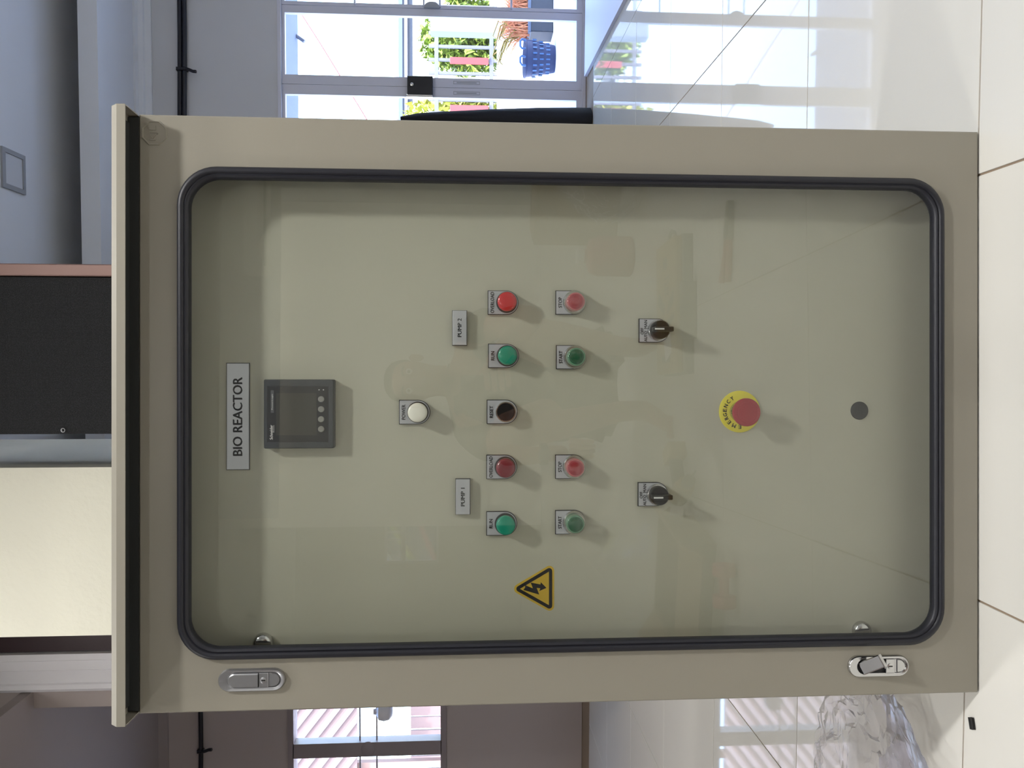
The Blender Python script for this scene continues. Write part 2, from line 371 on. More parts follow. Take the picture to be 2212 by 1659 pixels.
for z0, z1, nm in ((BZ0, BZ1, 'window_2'),):
    b = MB(); frame_rect(b, BX0, BX1, -8.1, -8.02, BZ0, BZ1, .03, .03, .03, .03); b.box(BX0+.03, BX1-.03, -8.09, -8.03, 1.50, 1.56)
    wv = struct(b.build(nm, 'alu'))
    MB().box(BX0+.02, BX1-.02, -8.063, -8.057, BZ0+.02, BZ1-.02).build('pane', 'window_glass', wv)
    for x in (-1.62, -1.72): MB().box(x-.012, x+.012, -8.08, -8.04, 1.56, 1.745).build('glazing_bar', 'alu', wv)

# ------------------------------------------------------------------ things fixed to the walls and ceiling
def hcable(lab, x0, x1, strands, clipx, tail):
    t = thing('wall_cable', lab, 'cable', ((x0+x1)/2, WY-.02, strands[0]))
    n = 14
    for z in strands:
        P = [(x0+(x1-x0)*i/n-(x0+x1)/2, .004*math.sin(i*1.7), z-strands[0]+.004*math.sin(i*1.1)) for i in range(n+1)]
        MB().tube(P, .0135, 10).build('cable_strand', 'cable_black', t, 50)
    zc = sum(strands)/len(strands)-strands[0]; h = .018+(.026 if len(strands) > 1 else 0)/2
    cx = clipx-(x0+x1)/2
    b = MB(); b.bbox(cx-.010, cx+.010, -.020, .018, zc-h, zc+h, .004); b.tube([(cx, -.012, zc-h+.004), (cx-.008*tail, -.022, zc-h-.016), (cx-.02*tail, -.03, zc-h-.04), (cx-.022*tail, -.034, zc-h-.058)], .010, 6)
    b.build('tie_strap', 'cable_black', t, 40); return t
hcable('pair of black cables strapped along the grey wall above the glass door', -.30, 3.05, (2.392, 2.366), 1.66, 1)
hcable('single black cable running along the brownish wall above the small window', -3.75, -1.6, (2.326,), -2.40, -1)
def downlight(x, y, z, on, lab, group, w=.19):
    t = thing('square_downlight', lab, 'ceiling light', (x, y, z), 0, group)
    b = MB(); h = w/2; i = h-.022
    b.loft([[(-h, -h, 0), (h, -h, 0), (h, h, 0), (-h, h, 0)], [(-h, -h, -.010), (h, -h, -.010), (h, h, -.010), (-h, h, -.010)], [(-i, -i, -.012), (i, -i, -.012), (i, i, -.012), (-i, i, -.012)], [(-i, -i, -.004), (i, -i, -.004), (i, i, -.004), (-i, i, -.004)]])
    b.build('frame', 'frame_grey' if not on else 'white_gloss', t)
    MB().box(-i, i, -i, i, -.006, -.003).build('diffuser', 'lamp_on' if on else 'lamp_off', t)
    if on:
        ld = bpy.data.lights.new('downlight_lamp', 'AREA'); ld.shape = 'SQUARE'; ld.size = 2*i; ld.energy = LAMP_W*on; ld.color = (1, .99, .972)
        lo = bpy.data.objects.new('downlight_lamp', ld); COL.objects.link(lo); lo.location = (0, 0, -.016); lo.parent = t
    return t
downlight(.875, 3.87, 2.9, 0, 'unlit square recessed downlight with grey frame in the ceiling', None)
for x, y, k, lab in LAMPS:
    X, Yw = c2w(x, y); downlight(X, Yw, 2.9, k, lab, 'lit ceiling downlights', .22)

# ------------------------------------------------------------------ tall dark cupboard and black cloth behind
cb = thing('tall_cupboard', 'tall dark woven-textured panel cupboard with bronze edge behind the cabinet', 'cupboard', (.0, 2.42, 0))
MB().bbox(-.246, .232, 0, .42, .02, 2.45, .002).build('panel_door', 'weave', cb)
MB().bbox(.234, .270, -.012, .42, .0, 2.45, .003).build('edge_trim', 'bronze', cb, label='brushed bronze edge strip')
MB().box(-.246, .232, .02, .42, 0, .02).build('plinth', 'black_plastic', cb)
MB().lathe([(.003, 0), (.0045, -.003), (.007, -.003), (.0075, 0)], (-.234, 0, 1.954), 16, False, False).build('grommet', 'chrome', cb, 40)
b = MB(); Lp = []
for z, hw, dp in ((0, .085, .10), (.10, .08, .10), (.3, .07, .085), (.6, .055, .07), (.85, .042, .055), (1.0, .030, .045), (1.10, .010, .015)):
    Lp.append([(hw*math.cos(a)*(1+.10*math.sin(3*a+z*5)), dp*math.sin(a)*(1+.12*math.cos(4*a+z*7)), z) for a in [2*PI*i/20 for i in range(20)]])
b.loft(Lp, cap0=True, cap1=True)
o = tag(b.build('cloth_cover', 'black_cloth', None, 60), 'black cloth hanging down to the floor beside the glass door', 'cloth'); o.location = (1.362, 4.53, .001)
o = MB().bbox(0, 1.30, 0, 1.35, .0, .018, .002).build('white_board', 'board_white'); o.location = (1.585, 3.28, .0005); o.rotation_euler = (0, 0, math.radians(-3.2))
tag(o, 'thin glossy white board lying on the floor in front of the glass door', 'board')
o = MB().bbox(-.008, .008, -.004, .004, 0, .005, .001).build('plastic_chip', 'debris'); o.location = (*c2w(-.488, 1.063), .0003); o.rotation_euler = (0, 0, .3)
tag(o, 'tiny black plastic chip lying on the white floor tile', 'chip')

# ------------------------------------------------------------------ THE CABINET (local: x right, y into the cabinet, z up; door face y=0)
CX, CY = c2w(-.04, 1.05)
cab = thing('control_cabinet', 'beige steel control cabinet with glazed door, switches and nameplates', 'control cabinet', (CX, CY, 0), TH)
HW, HT = .3985, 1.1625
R0 = lambda i, z0=.0: rr(-HW+i, HW-i, z0+i, HT-i, .0015, 1)
MB().loft([Y(R0(0), .30), Y(R0(0), .021), Y(rr(-HW+.012, HW-.012, .012, HT-.012, .0015, 1), .021), Y(rr(-HW+.012, HW-.012, .012, HT-.012, .0015, 1), .056)], cap0=True, cap1=True).build('body', 'powder', cab)
gx0, gx1, gz0, gz1, gr = -.328, .330, .0541, 1.112, .052
N = 10
hole = rr(gx0+.004, gx1-.004, gz0+.004, gz1-.004, gr-.004, N)
o1 = rr(-HW, HW, .002, HT, .0012, N); o2 = rr(-HW+.0018, HW-.0018, .0038, HT-.0018, .0012, N)
MB().loft([Y(o1, .019), Y(o1, .0018), Y(o2, 0), Y(hole, 0), Y(hole, .019)], ring=True).build('door_leaf', 'powder', cab)
G = lambda i, y: Y(rr(gx0+i, gx1-i, gz0+i, gz1-i, gr-i*.8, N), y)
MB().loft([G(0, .0), G(.0003, -.004), G(.0025, -.0075), G(.006, -.0088), G(.0085, -.0082), G(.0098, -.006), G(.0108, -.006), G(.0120, -.0072), G(.0145, -.0062), G(.0158, -.0035), G(.0158, .0065), G(.004, .0075)], ring=True).build('door_gasket', 'rubber', cab, 50, label='black rubber window gasket')
MB().prism(rr(gx0+.012, gx1-.012, gz0+.012, gz1-.012, gr-.01, N), .0005, .0045).build('door_glass', 'cabinet_glass', cab)
MB().bbox(-.372, .372, .050, .0535, .018, 1.145, .001).build('mounting_panel', 'panel_paint', cab)
# rain canopy: hollow folded sheet
p0 = rr(-HW, HW, 0, 1, .001, 1)
def cl(z, y0, i): return [(-HW+i, y0, z), (HW-i, y0, z), (HW-i, .31, z), (-HW+i, .31, z)]
MB().loft([cl(1.1775, -.0365, .0015), cl(1.1775, -.0365, .0015), cl(1.1640, -.0365, .0015), cl(1.1640, -.038, 0), cl(1.1748, -.038, 0), cl(1.1752, -.0378, .0001), cl(1.1828, -.0335, .0015), cl(1.1838, -.031, .003), cl(1.190, .05, .004)], cap0=True, cap1=True).build('canopy', 'powder', cab)
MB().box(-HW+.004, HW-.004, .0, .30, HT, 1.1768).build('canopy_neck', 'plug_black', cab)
MB().box(-HW+.012, HW-.012, -.034, .0, 1.1745, 1.1773).build('canopy_underside', 'plug_black', cab)  # near-black sheet covering the underside of the canopy overhang
# embossed maker's mark
lg = MB(); oct_ = lambda r: [(.374+r*math.cos(PI/8+PI/4*i), 1.1425+r*math.sin(PI/8+PI/4*i)) for i in range(8)]
lg.loft([Y(oct_(.0178), .0), Y(oct_(.0172), -.0012), Y(oct_(.0158), -.0012), Y(oct_(.0152), .0)], ring=True)
E_ = lg.build('embossed_mark', 'powder', cab, label='octagonal embossed mark with raised letters')
lettering('embossed_letters', 'KJL', .019, .0105, .374, -.0002, 1.1428, E_, 'powder', .0, ext=.0010)

# nameplates
def nameplate(x0, x1, z0, z1, s, w, h, th=.003, y=.050):
    o = MB().bbox(x0, x1, y-th, y, z0, z1, .0005).build('nameplate', 'silver_plate', cab, label='silver engraved nameplate reading '+s)
    MB().bbox(x0-.0007, x1+.0007, y-th*.55, y-.0001, z0-.0007, z1+.0007, .0003).build('plate_edge', 'black_plastic', o)
    lettering('lettering', s, w, h, (x0+x1)/2, y-th, (z0+z1)/2, o, 'ink', .009); return o
nameplate(-.0797, .0689, 1.0319, 1.0625, 'BIO REACTOR', .1095, .0128)
nameplate(-.1448, -.0952, .723, .7428, 'PUMP 1', .0258, .0055, .009)
nameplate(.0952, .144, .7276, .7474, 'PUMP 2', .0262, .0055, .009)

# power meter
mx, mz = -.0497, 1.0086                 # top left corner of its face
U = lambda a, b: (mx+a/1000, mz-b/1000)
def mrect(a0, a1, b0, b1, y0, y1, m, name, par, r=.0, **k):
    x0, z1 = U(a0, b0); x1, z0 = U(a1, b1)
    if r: return MB().prism(rr(x0, x1, z0, z1, r, 4), y0, y1).build(name, m, par, **k)
    return MB().box(x0, x1, y0, y1, z0, z1).build(name, m, par, **k)
x0, z1 = U(0, 0); x1, z0 = U(96, 96)
i0, i3 = U(8.9, 5.4); i1, i2 = U(86.3, 89)
q = lambda i: rr(x0+i, x1-i, z0+i, z1-i, .002, 4); ii = lambda i: rr(i0+i, i1-i, i2+i, i3-i, .0012, 4)
mt = MB().loft([Y(q(0), .050), Y(q(0), .0365), Y(q(.0012), .0345), Y(ii(-.001), .0345), Y(ii(0), .0352), Y(ii(0), .036)], cap0=True, cap1=True).build('power_meter', 'meter_grey', cab, label='square dark grey panel power meter with blank screen')
MB().prism(ii(.0001), .0352, .036).build('front_glass', 'meter_black', mt)
mrect(18.5, 77, 17, 72.6, .0349, .0353, 'lcd', 'screen', mt)
for a in (68.6, 54.6, 40.7, 26.9):
    X, Z = U(a, 78.7); MB().lathe([(.0043, .0), (.0043, -.0012), (.0036, -.0018)], (X, .0353, Z), 20).build('meter_button', 'meter_key', mt, 40)
mrect(49.8, 81, 9.7, 13.9, .0349, .0353, 'strip_grey', 'model_strip', mt)
X, Z = U(65, 11.9); lettering('model_lettering', 'PowerLogic', .022, .0022, X, .0349, Z, mt, 'white_print', .0, ext=.0001)
X, Z = U(22.8, 10.4); lettering('maker_lettering', 'Schneider', .0200, .0040, X, .0352, Z, mt, 'white_print', .006, ext=.0001)
X, Z = U(27.5, 13.6); lettering('maker_lettering', 'Electric', .0100, .0016, X, .0352, Z, mt, 'white_print', .0, ext=.0001)
for bz in (75.8, 81.8): mrect(81, 82.2, bz-.8, bz+.8, .0350, .0353, 'white_print', 'status_mark', mt)

# push buttons, pilot lights and selector switches on D-shaped legend plates
def dplate(x, z, i=0):
    r = .01725-i; P = [(x-r, z+.0268-i), (x-r, z)]
    P += [(x+r*math.cos(PI+PI*k/16), z+r*math.sin(PI+PI*k/16)) for k in range(1, 16)]
    return P+[(x+r, z), (x+r, z+.0268-i)]
def control(kind, name, x, z, s, col, lab):
    root = MB().prism(dplate(x, z), .0462, .050).build(name, 'black_plastic', cab, label=lab)
    MB().prism(dplate(x, z, .0009), .0455, .0463).build('legend_plate', 'silver_plate', root, label='silver D-shaped legend plate')
    if s == 'AMO':
        lettering('lettering', 'OFF', .0093, .0042, x-.001, .0455, z+.0224, root, 'ink', .009)
        lettering('lettering', 'AUTO', .0148, .0042, x-.0085, .0455, z+.0172, root, 'ink', .009)
        lettering('lettering', 'MAN', .0122, .0042, x+.0088, .0455, z+.0172, root, 'ink', .009)
    else:
        lettering('lettering', s, min(.0298, {'RUN': .0128, 'STOP': .0148, 'START': .0176, 'POWER': .0212, 'RESET': .0172, 'OVERLOAD': .0312}[s]), .0050, x, .0455, z+.0202, root, 'ink', .009)
    if kind == 'lamp':
        MB().lathe([(.0150, .0), (.0150, -.006), (.0146, -.008), (.0138, -.009)], (x, .0455, z), 40).build('bezel', 'black_plastic', root, 40)
        MB().lathe([(.0136, .0), (.0135, -.008), (.0128, -.0098), (.0105, -.0108), (.006, -.0113), (.0015, -.0115)], (x, .0375, z), 40).build('lens', col, root, 60)
    elif kind == 'boot':
        MB().lathe([(.0165, 0), (.0162, -.004), (.015, -.006)], (x, .0455, z), 40).build('bezel', 'chrome', root, 40)
        MB().lathe([(.0128, 0), (.0128, -.010), (.0120, -.0108)], (x, .040, z), 40).build('button_cap', col+'_rim', root, 40)
        MB().lathe([(.0108, 0), (.0108, -.0112), (.0102, -.0116)], (x, .040, z), 40).build('cap_face', col, root, 40)
        MB().lathe([(.0168, 0), (.0168, -.006), (.0152, -.0085), (.0136, -.0115), (.0132, -.0175), (.0122, -.0195), (.0095, -.0203), (.003, -.0204)], (x, .0453, z), 40).build('clear_boot', 'boot', root, 60, label='clear silicone boot')
    elif kind == 'flush':
        MB().lathe([(.0146, 0), (.0146, -.008), (.0138, -.0095), (.0126, -.0095), (.0126, -.006)], (x, .0455, z), 40, False, False).build('bezel', 'chrome', root, 40)
        MB().lathe([(.0125, 0), (.0125, -.009), (.0118, -.0098), (.004, -.0095)], (x, .0455, z), 40).build('button_cap', col, root, 40)
    else:
        MB().lathe([(.0152, 0), (.0152, -.006), (.0148, -.0085), (.0140, -.009), (.0136, -.009)], (x, .0455, z), 40).build('bezel', 'chrome', root, 40)
        MB().lathe([(.0134, 0), (.0134, -.012), (.0122, -.0138)], (x, .0385, z), 40).build('knob', 'knob_black', root, 40)
        hb = MB(); W = lambda y, i: rr(x-.0034+i, x+.0034-i, z-.0150+i, z+.0130-i, .0015, 3)
        hb.loft([Y(W(0, 0), .026), Y(W(0, 0), .0125), Y(W(0, .001), .011)], cap0=True, cap1=True); hb.build('handle', 'knob_black', root, 40)
        MB().box(x-.0011, x+.0011, .0106, .0112, z-.001, z+.0124).build('pointer', 'white_print', root, label='white pointer line')
    return root
ctl = [('lamp', 'pilot_light', .0001, .7964, 'POWER', 'lens_white', 'white POWER pilot light'),
       ('lamp', 'pilot_light', .1561, .6708, 'OVERLOAD', 'lens_red', 'bright red OVERLOAD pilot light of pump 2'),
       ('lamp', 'pilot_light', .0802, .6702, 'RUN', 'lens_green', 'green RUN pilot light of pump 2'),
       ('flush', 'push_button', .0003, .6722, 'RESET', 'knob_black', 'black RESET push button'),
       ('lamp', 'pilot_light', -.0783, .6728, 'OVERLOAD', 'lens_crimson', 'dark crimson OVERLOAD pilot light of pump 1'),
       ('lamp', 'pilot_light', -.1590, .6728, 'RUN', 'lens_green', 'green RUN pilot light of pump 1'),
       ('boot', 'push_button', .1568, .5735, 'STOP', 'cap_red', 'red booted STOP button of pump 2'),
       ('boot', 'push_button', .0785, .5727, 'START', 'cap_green', 'green booted START button of pump 2'),
       ('boot', 'push_button', -.0787, .574, 'STOP', 'cap_red', 'red booted STOP button of pump 1'),
       ('boot', 'push_button', -.1583, .574, 'START', 'cap_green', 'green booted START button of pump 1'),
       ('sel', 'selector_switch', .1172, .4525, 'AMO', '', 'black AUTO OFF MAN selector switch of pump 2'),
       ('sel', 'selector_switch', -.1192, .4540, 'AMO', '', 'black AUTO OFF MAN selector switch of pump 1')]
for c_ in ctl: control(*c_)

# emergency stop
ex, ez = -.0002, .3303
es = MB().lathe([(.0304, .0), (.0304, -.0016), (.0299, -.002), (.0150, -.002)], (ex, .050, ez), 56).build('emergency_stop', 'estop_yellow', cab, 40, label='red mushroom emergency stop on yellow disc')
MB().lathe([(.0152, 0), (.0152, -.004), (.0135, -.008), (.0128, -.014), (.0116, -.018), (.011, -.022)], (ex, .0485, ez), 40).build('collar', 'chrome', es, 40)
MB().lathe([(.012, 0), (.0185, -.0015), (.0200, -.004), (.0200, -.0075), (.0190, -.0092), (.0150, -.0098), (.0148, -.0095), (.0130, -.0095), (.0128, -.0098), (.003, -.0100)], (ex, .0268, ez+.0004), 48).build('mushroom_head', 'estop_red', es, 50)
for ch, a in zip('EMERGENCY', (180, 157, 134, 116, 102, 85, 68, 50, 31)):
    r = .0222; A = math.radians(a)
    wd = {'M': .0052, 'N': .0046, 'G': .0046}.get(ch, .0040)
    o = lettering('lettering', ch, wd, .0056, ex+r*math.cos(A), .048, ez+r*math.sin(A), es, 'ink', .009)
    o.rotation_euler = (0, PI/2-A, 0)
MB().lathe([(.0132, 0), (.0132, -.0012), (.0124, -.002), (.003, -.0022)], (.0008, .050, .150), 32).build('hole_plug', 'plug_black', cab, 40, label='round black blanking plug')

# warning triangle
def tri(inset, r, n=6):
    k_ = .0000724; A = (-(865-862), 0)
    P = [Vector((-.2536, .6645+.002)), Vector((-.2536-.0372, .602)), Vector((-.2536+.0372, .602))]
    c_ = sum(P, Vector((0, 0)))/3; hgt = .0645
    d_ = c_[1]-.602; P = [c_+(p-c_)*((d_-inset)/d_) for p in P]
    out = []
    for i in range(3):
        p, a, b_ = P[i], P[(i-1) % 3], P[(i+1) % 3]
        u = (a-p).normalized(); v = (b_-p).normalized(); hf = math.acos(max(-1, min(1, u.dot(v))))/2
        if r <= 0: out += [(p.x, p.y)]*(n+1); continue
        d = r/math.tan(hf); ce = p+(u+v).normalized()*(r/math.sin(hf)); s_ = p+u*d-ce; e_ = p+v*d-ce
        a0 = math.atan2(s_.y, s_.x); a1 = math.atan2(e_.y, e_.x); da = (a1-a0+PI) % (2*PI)-PI
        out += [(ce.x+r*math.cos(a0+da*t/n), ce.y+r*math.sin(a0+da*t/n)) for t in range(n+1)]
    return out
ws = MB().prism(tri(0, .0068), .0497, .050).build('warning_sign', 'warn_yellow', cab, label='yellow triangular electrical hazard sticker')
MB().loft([Y(tri(.0029, .0042), .0497), Y(tri(.0029, .0042), .0494), Y(tri(.0075, .00015), .0494), Y(tri(.0075, .00015), .0497)], ring=True).build('border', 'ink', ws)
bolt = [(860, 790), (1015, 860), (970, 742), (1165, 783), (1172, 738), (1283, 852), (1140, 912), (1163, 858), (1088, 848), (1140, 983), (825, 885), (858, 838)]
MB().prism([(-.2536+(862-y)*.0000724, .6033+(1420-x)*.0000724) for x, y in bolt], .0494, .0497).build('lightning_arrow', 'ink', ws)

# latches: stadium plate, lever and key block
def stad(x, z, hw, hh, n=10):
    r = hw; P = [(x+r*math.cos(PI*i/n), z+hh-r+r*math.sin(PI*i/n)) for i in range(n+1)]
    return P+[(x+r*math.cos(PI+PI*i/n), z-hh+r+r*math.sin(PI+PI*i/n)) for i in range(n+1)]
def latch(x, z, opened, lab):
    m = 'chrome' if opened else 'satin'
    S = lambda i, y: Y(stad(x, z, .0150-i, .0440-i), y)
    px, pz = x+.0002, z-.0035; I = lambda i, y: Y(stad(px, pz, .0098-i, .0345-i), y)
    root = MB().loft([S(0, .0), S(0, -.0035), S(.0013, -.0052), I(-.0010, -.0048), I(0, -.0038), I(0, -.0006)], cap1=True).build('latch', m, cab, 40, label=lab)
    zt = pz+.0345; zk = pz-.006
    if opened:
        MB().prism(stad(px, pz, .0097, .0344), -.0011, -.0007).build('cavity', 'black_plastic', root)
        Mx = Matrix.Translation((px-.001, -.006, zt-.009)) @ Matrix.Rotation(math.radians(-58), 4, 'X') @ Matrix.Rotation(math.radians(-34), 4, 'Y')
        b = MB(); b.bbox(-.0085, .0085, -.004, .004, -.032, .004, .0012); b.build('lever', 'chrome', root, M=Mx, label='chrome lever swung out of its plate')
        MB().bbox(px-.004, px+.004, -.0045, .004, zk-.002, zk+.001, .0005).build('catch', 'chrome', root)
    else:
        top = [(px+.0094*math.cos(PI*i/12), zt-.0094+.0094*math.sin(PI*i/12)) for i in range(13)]
        shp = lambda i: [(px+(a-px)*(1-i/.0094), z_ if z_ < zk+.001 else z_-i*.6) for a, z_ in top+[(px-.0094, zk+.0006), (px+.0094, zk+.0006)]]
        MB().loft([Y(shp(0), .002), Y(shp(0), -.0052), Y(shp(.0016), -.0068)], cap0=True, cap1=True).build('lever', 'satin', root, 40)
    MB().bbox(px-.0095, px+.0095, -.0055, .004, zk-.0128, zk-.0002, .0006).build('lock_block', m, root)
    MB().lathe([(.0042, 0), (.0042, -.0006), (.0038, -.0008)], (px, -.0054, zk-.0065), 20).build('key_cylinder', m, root, 40)
    MB().box(px-.0008, px+.0008, -.0064, -.0060, zk-.0092, zk-.0038).build('keyhole', 'ink', root)
    bot = [(px+.0094*math.cos(PI+PI*i/12), pz-.0345+.0094+.0094*math.sin(PI+PI*i/12)) for i in range(13)]
    P = bot+[(px+.0094, zk-.0165), (px-.0094, zk-.0165)]
    MB().loft([Y(P, .003), Y(P, -.0035), Y([(px+(a-px)*.86, z_*1.0+(.0012 if i < 13 else 0)) for i, (a, z_) in enumerate(P)], -.0058)], cap0=True, cap1=True).build('thumb_grip', m, root, 40)
    MB().bbox(px-.0094, px+.0094, -.004, .003, zk-.0165, zk-.0128, .0004).build('grip_bridge', m, root)
latch(-.3556, 1.0145, False, 'satin silver latch with lever folded flat')
latch(-.3562, .1500, True, 'chrome latch with lever popped open')
for z in (1.0125, .1478):
    MB().lathe([(.0135, 0), (.0135, -.006), (.012, -.009), (.008, -.0115), (.002, -.012)], (-.3225, .050, z), 28).build('panel_knob', 'chrome', cab, 50, label='chrome domed panel knob')

# ------------------------------------------------------------------ outdoors, seen through the glass door
struct(MB().box(-12, 16, WY+.15, 40, -.2, -.02).build('ground', 'terrace'))
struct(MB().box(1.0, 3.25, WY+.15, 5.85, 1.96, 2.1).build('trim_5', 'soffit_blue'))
def leaves(n, fx, size, sd):
    R = random.Random(sd); b = MB()
    for _ in range(n):
        p = Vector(fx(R)); s_ = size*R.uniform(.6, 1.3)
        M = Matrix.Rotation(R.uniform(0, 6.28), 3, 'Z') @ Matrix.Rotation(R.uniform(-1.2, 1.2), 3, 'X')
        o_ = len(b.v)
        for q_ in ((-.32, 0, 0), (0, -.15, .10), (.32, .0, 0), (.0, 1, -.12)): b.v.append(tuple(p+M @ (Vector((q_[0], q_[1], q_[2]))*s_)))
        b.f += [(o_, o_+1, o_+3), (o_+1, o_+2, o_+3)]
    return b
def shrub(name, x, y, w_, d_, z0, z1, m, n, sd, lab, grp=None, base=-.02):
    t = thing(name, lab, 'shrub', (x, y, base), 0, grp)
    def fx(R):
        while True:
            p = [R.uniform(-1, 1) for _ in range(3)]
            if p[0]**2+p[1]**2+p[2]**2 < 1: break
        return (p[0]*w_, p[1]*d_, (z0+z1)/2+p[2]*(z1-z0)/2-base)
    leaves(n*3, fx, .085, sd).build('foliage', m, t)
    b = MB()
    for k in range(4): b.tube([(.03*k-.05, 0, 0), (.05*(k-1.5), .02*k, (z0+z1)/3), (.14*(k-1.5)*w_*2, .03*k-.05, (z0+z1)/2-base)], .012, 6)
    b.build('stem', 'stem', t); return t
# low white wall with a picket fence on it
tag(MB().bbox(.8, 5.6, 7.92, 8.12, -.02, .40, .006).build('garden_wall', 'white_wall'), 'low white garden wall carrying the grey picket fence', 'garden wall')
fe = thing('picket_fence', 'grey metal picket fence with two red boards on the white garden wall', 'fence', (3.2, 8.0, .40))
for z in (.06, .62): MB().box(-2.4, 2.4, -.015, .015, z-.02, z+.02).build('rail', 'fence_grey', fe)
pm = None
for i in range(36):
    x = -2.34+i*.134
    if pm is None: o = MB().box(-.014, .014, -.012, .012, .0, .70).build('picket', 'fence_grey', fe); pm = o.data
    else: o = bpy.data.objects.new('picket', pm); COL.objects.link(o); o.parent = fe
    o.location = (x, 0, 0)
for x in (2.99, 2.51): MB().bbox(x-.034-3.2, x+.034-3.2, -.035, -.018, .09, .482, .003).build('red_board', 'red_board', fe, label='red painted upright board')
shrub('hedge_shrub', 1.45, 8.65, .44, .35, .2, 1.5, 'leaf_yellow', 900, 1, 'rounded yellow-green shrub behind the fence nearest the cabinet edge')
shrub('hedge_shrub', 2.5, 8.7, .46, .35, .2, 1.45, 'leaf_yellow', 1100, 2, 'tall sunlit yellow-green shrub between the two red boards')
shrub('hedge_shrub', 3.52, 8.7, .42, .35, .2, 1.25, 'leaf', 1000, 3, 'green shrub behind the fence beside the pale blue pillar')
shrub('hedge_shrub', 4.6, 8.7, .48, .4, .2, 1.3, 'leaf', 1000, 4, 'wide green shrub at the far end of the fence')
tag(MB().bbox(3.09, 3.27, 7.5, 7.66, -.02, 1.06, .01).build('gate_pillar', 'pale_blue'), 'pale blue square gate pillar in front of the fence', 'pillar')
# neighbouring carport: eave, gutter and down pipes
cp = thing('carport', 'grey carport roof with white gutter pipes beyond the hedge', 'carport', (4.6, 12.2, -.02))
MB().loft([[(-3.2, 0, 1.56), (-3.2, 0, 1.72), (-3.2, 2.2, 1.98), (-3.2, 2.2, 1.82)], [(3.2, 0, 1.56), (3.2, 0, 1.72), (3.2, 2.2, 1.98), (3.2, 2.2, 1.82)]], cap0=True, cap1=True).build('roof', 'roof_grey', cp)
MB().tube([(-3.2, -.08, 1.80), (3.2, -.08, 1.80)], .035, 10).build('gutter', 'pipe_white', cp, 50)
MB().tube([(-3.2, -.05, 1.66), (3.2, -.05, 1.66)], .025, 10).build('pipe', 'pipe_white', cp, 50)
for x in (-2.9, -.9, 1.1, 2.9): MB().tube([(x, -.06, .0), (x, -.06, 1.62)], .045, 10).build('post', 'pipe_white', cp, 50)
# pots and basket on the terrace
bk = thing('laundry_basket', 'dark blue plastic laundry basket with two light blue handles', 'basket', (2.47, 6.5, -.02))
b = MB(); P = []
for r, z in ((.105, .0), (.112, .012), (.152, .24), (.16, .245), (.16, .262), (.150, .262), (.138, .23), (.100, .012)):
    P.append([(r*math.cos(2*PI*i/28), r*.8*math.sin(2*PI*i/28), z) for i in range(28)])
b.loft(P, cap0=True, cap1=True).build('bowl', 'basket_blue', bk, 40)
slot = None
for k in range(3):
    for i in range(20):
        a = 2*PI*i/20; r = .121+.03*(k/2); z = .065+.055*k
        if slot is None: o = MB().box(-.006, .006, -.003, .003, -.016, .016).build('slot', 'basket_handle', bk); slot = o.data
        else: o = bpy.data.objects.new('slot', slot); COL.objects.link(o); o.parent = bk
        o.location = ((r+.001)*math.cos(a), (r+.001)*.8*math.sin(a), z); o.rotation_euler = (0, 0, a+PI/2)
for sx in (-1, 1):
    MB().tube([(sx*.10, -.115, .255), (sx*.105, -.135, .285), (sx*.085, -.14, .30), (sx*.045, -.14, .30), (sx*.03, -.135, .285), (sx*.035, -.12, .255)], .009, 8).build('handle', 'basket_handle', bk, 50)
pt = thing('plant_trough', 'dark slate plant trough with dry orange grass and long yellow blades', 'planter', (2.98, 6.72, -.02))
MB().bbox(-.24, .28, -.11, .11, 0, .21, .006).build('trough', 'planter_dark', pt)
MB().bbox(-.25, .29, -.12, .12, .19, .215, .004).build('rim', 'planter_blue', pt)
R = random.Random(5); b = MB()
for i in range(420):
    x = R.uniform(-.26, .26); y = R.uniform(-.09, .09); h = R.uniform(.14, .30); a = R.uniform(0, 6.28); l = R.uniform(.04, .26)
    b.tube([(x, y, .2), (x+l*.3*math.cos(a), y+l*.3*math.sin(a), .2+h*.6), (x+l*math.cos(a), y+l*math.sin(a), .2+h)], .0035, 3, (1, .8, .3))
g_ = b.build('grass_tuft', 'orange_grass', pt); g_['kind'] = 'stuff'
for i in range(16):
    a = R.uniform(2.2, 3.9); l = R.uniform(.25, .55); x = R.uniform(-.25, .05)
    MB().tube([(x, 0, .2), (x+l*.3*math.cos(a), -.05, .2+l*.45), (x+l*.8*math.cos(a), -.1, .24+l*.5), (x+l*1.05*math.cos(a), -.12, .2+l*.35)], .006, 4, (1, 1, .7, .2)).build('long_blade', 'blade', pt)
tag(MB().tube([(2.20, 6.9, .0), (2.22, 6.9, .18), (2.30, 6.9, .30), (2.40, 6.9, .34), (2.52, 6.92, .30), (2.6, 6.95, .1), (2.62, 6.95, -.01)], .009, 8).build('garden_hose', 'hose', None, 50), 'white garden hose arching behind the blue basket', 'hose')
tag(MB().tube([(3.4, 7.0, 2.42), (3.028, 7.0, 2.194), (2.76, 7.0, 2.02), (2.473, 7.0, 1.842), (2.0, 7.0, 1.55), (1.3, 7.0, 1.12), (.7, 7.2, .72), (.3, 7.35, -.018)], .008, 6).build('sagging_rope', 'rope_red', None, 50), 'thin faded red rope slanting across the sky outside the door', 'rope')
tag(MB().tube([(2.45, 5.82, 2.08), (2.33, 5.80, 1.97), (2.28, 5.79, 1.90)], .014, 8).build('eave_pipe', 'pipe_white', None, 50), 'short slanting white pipe under the blue-grey eave', 'pipe')
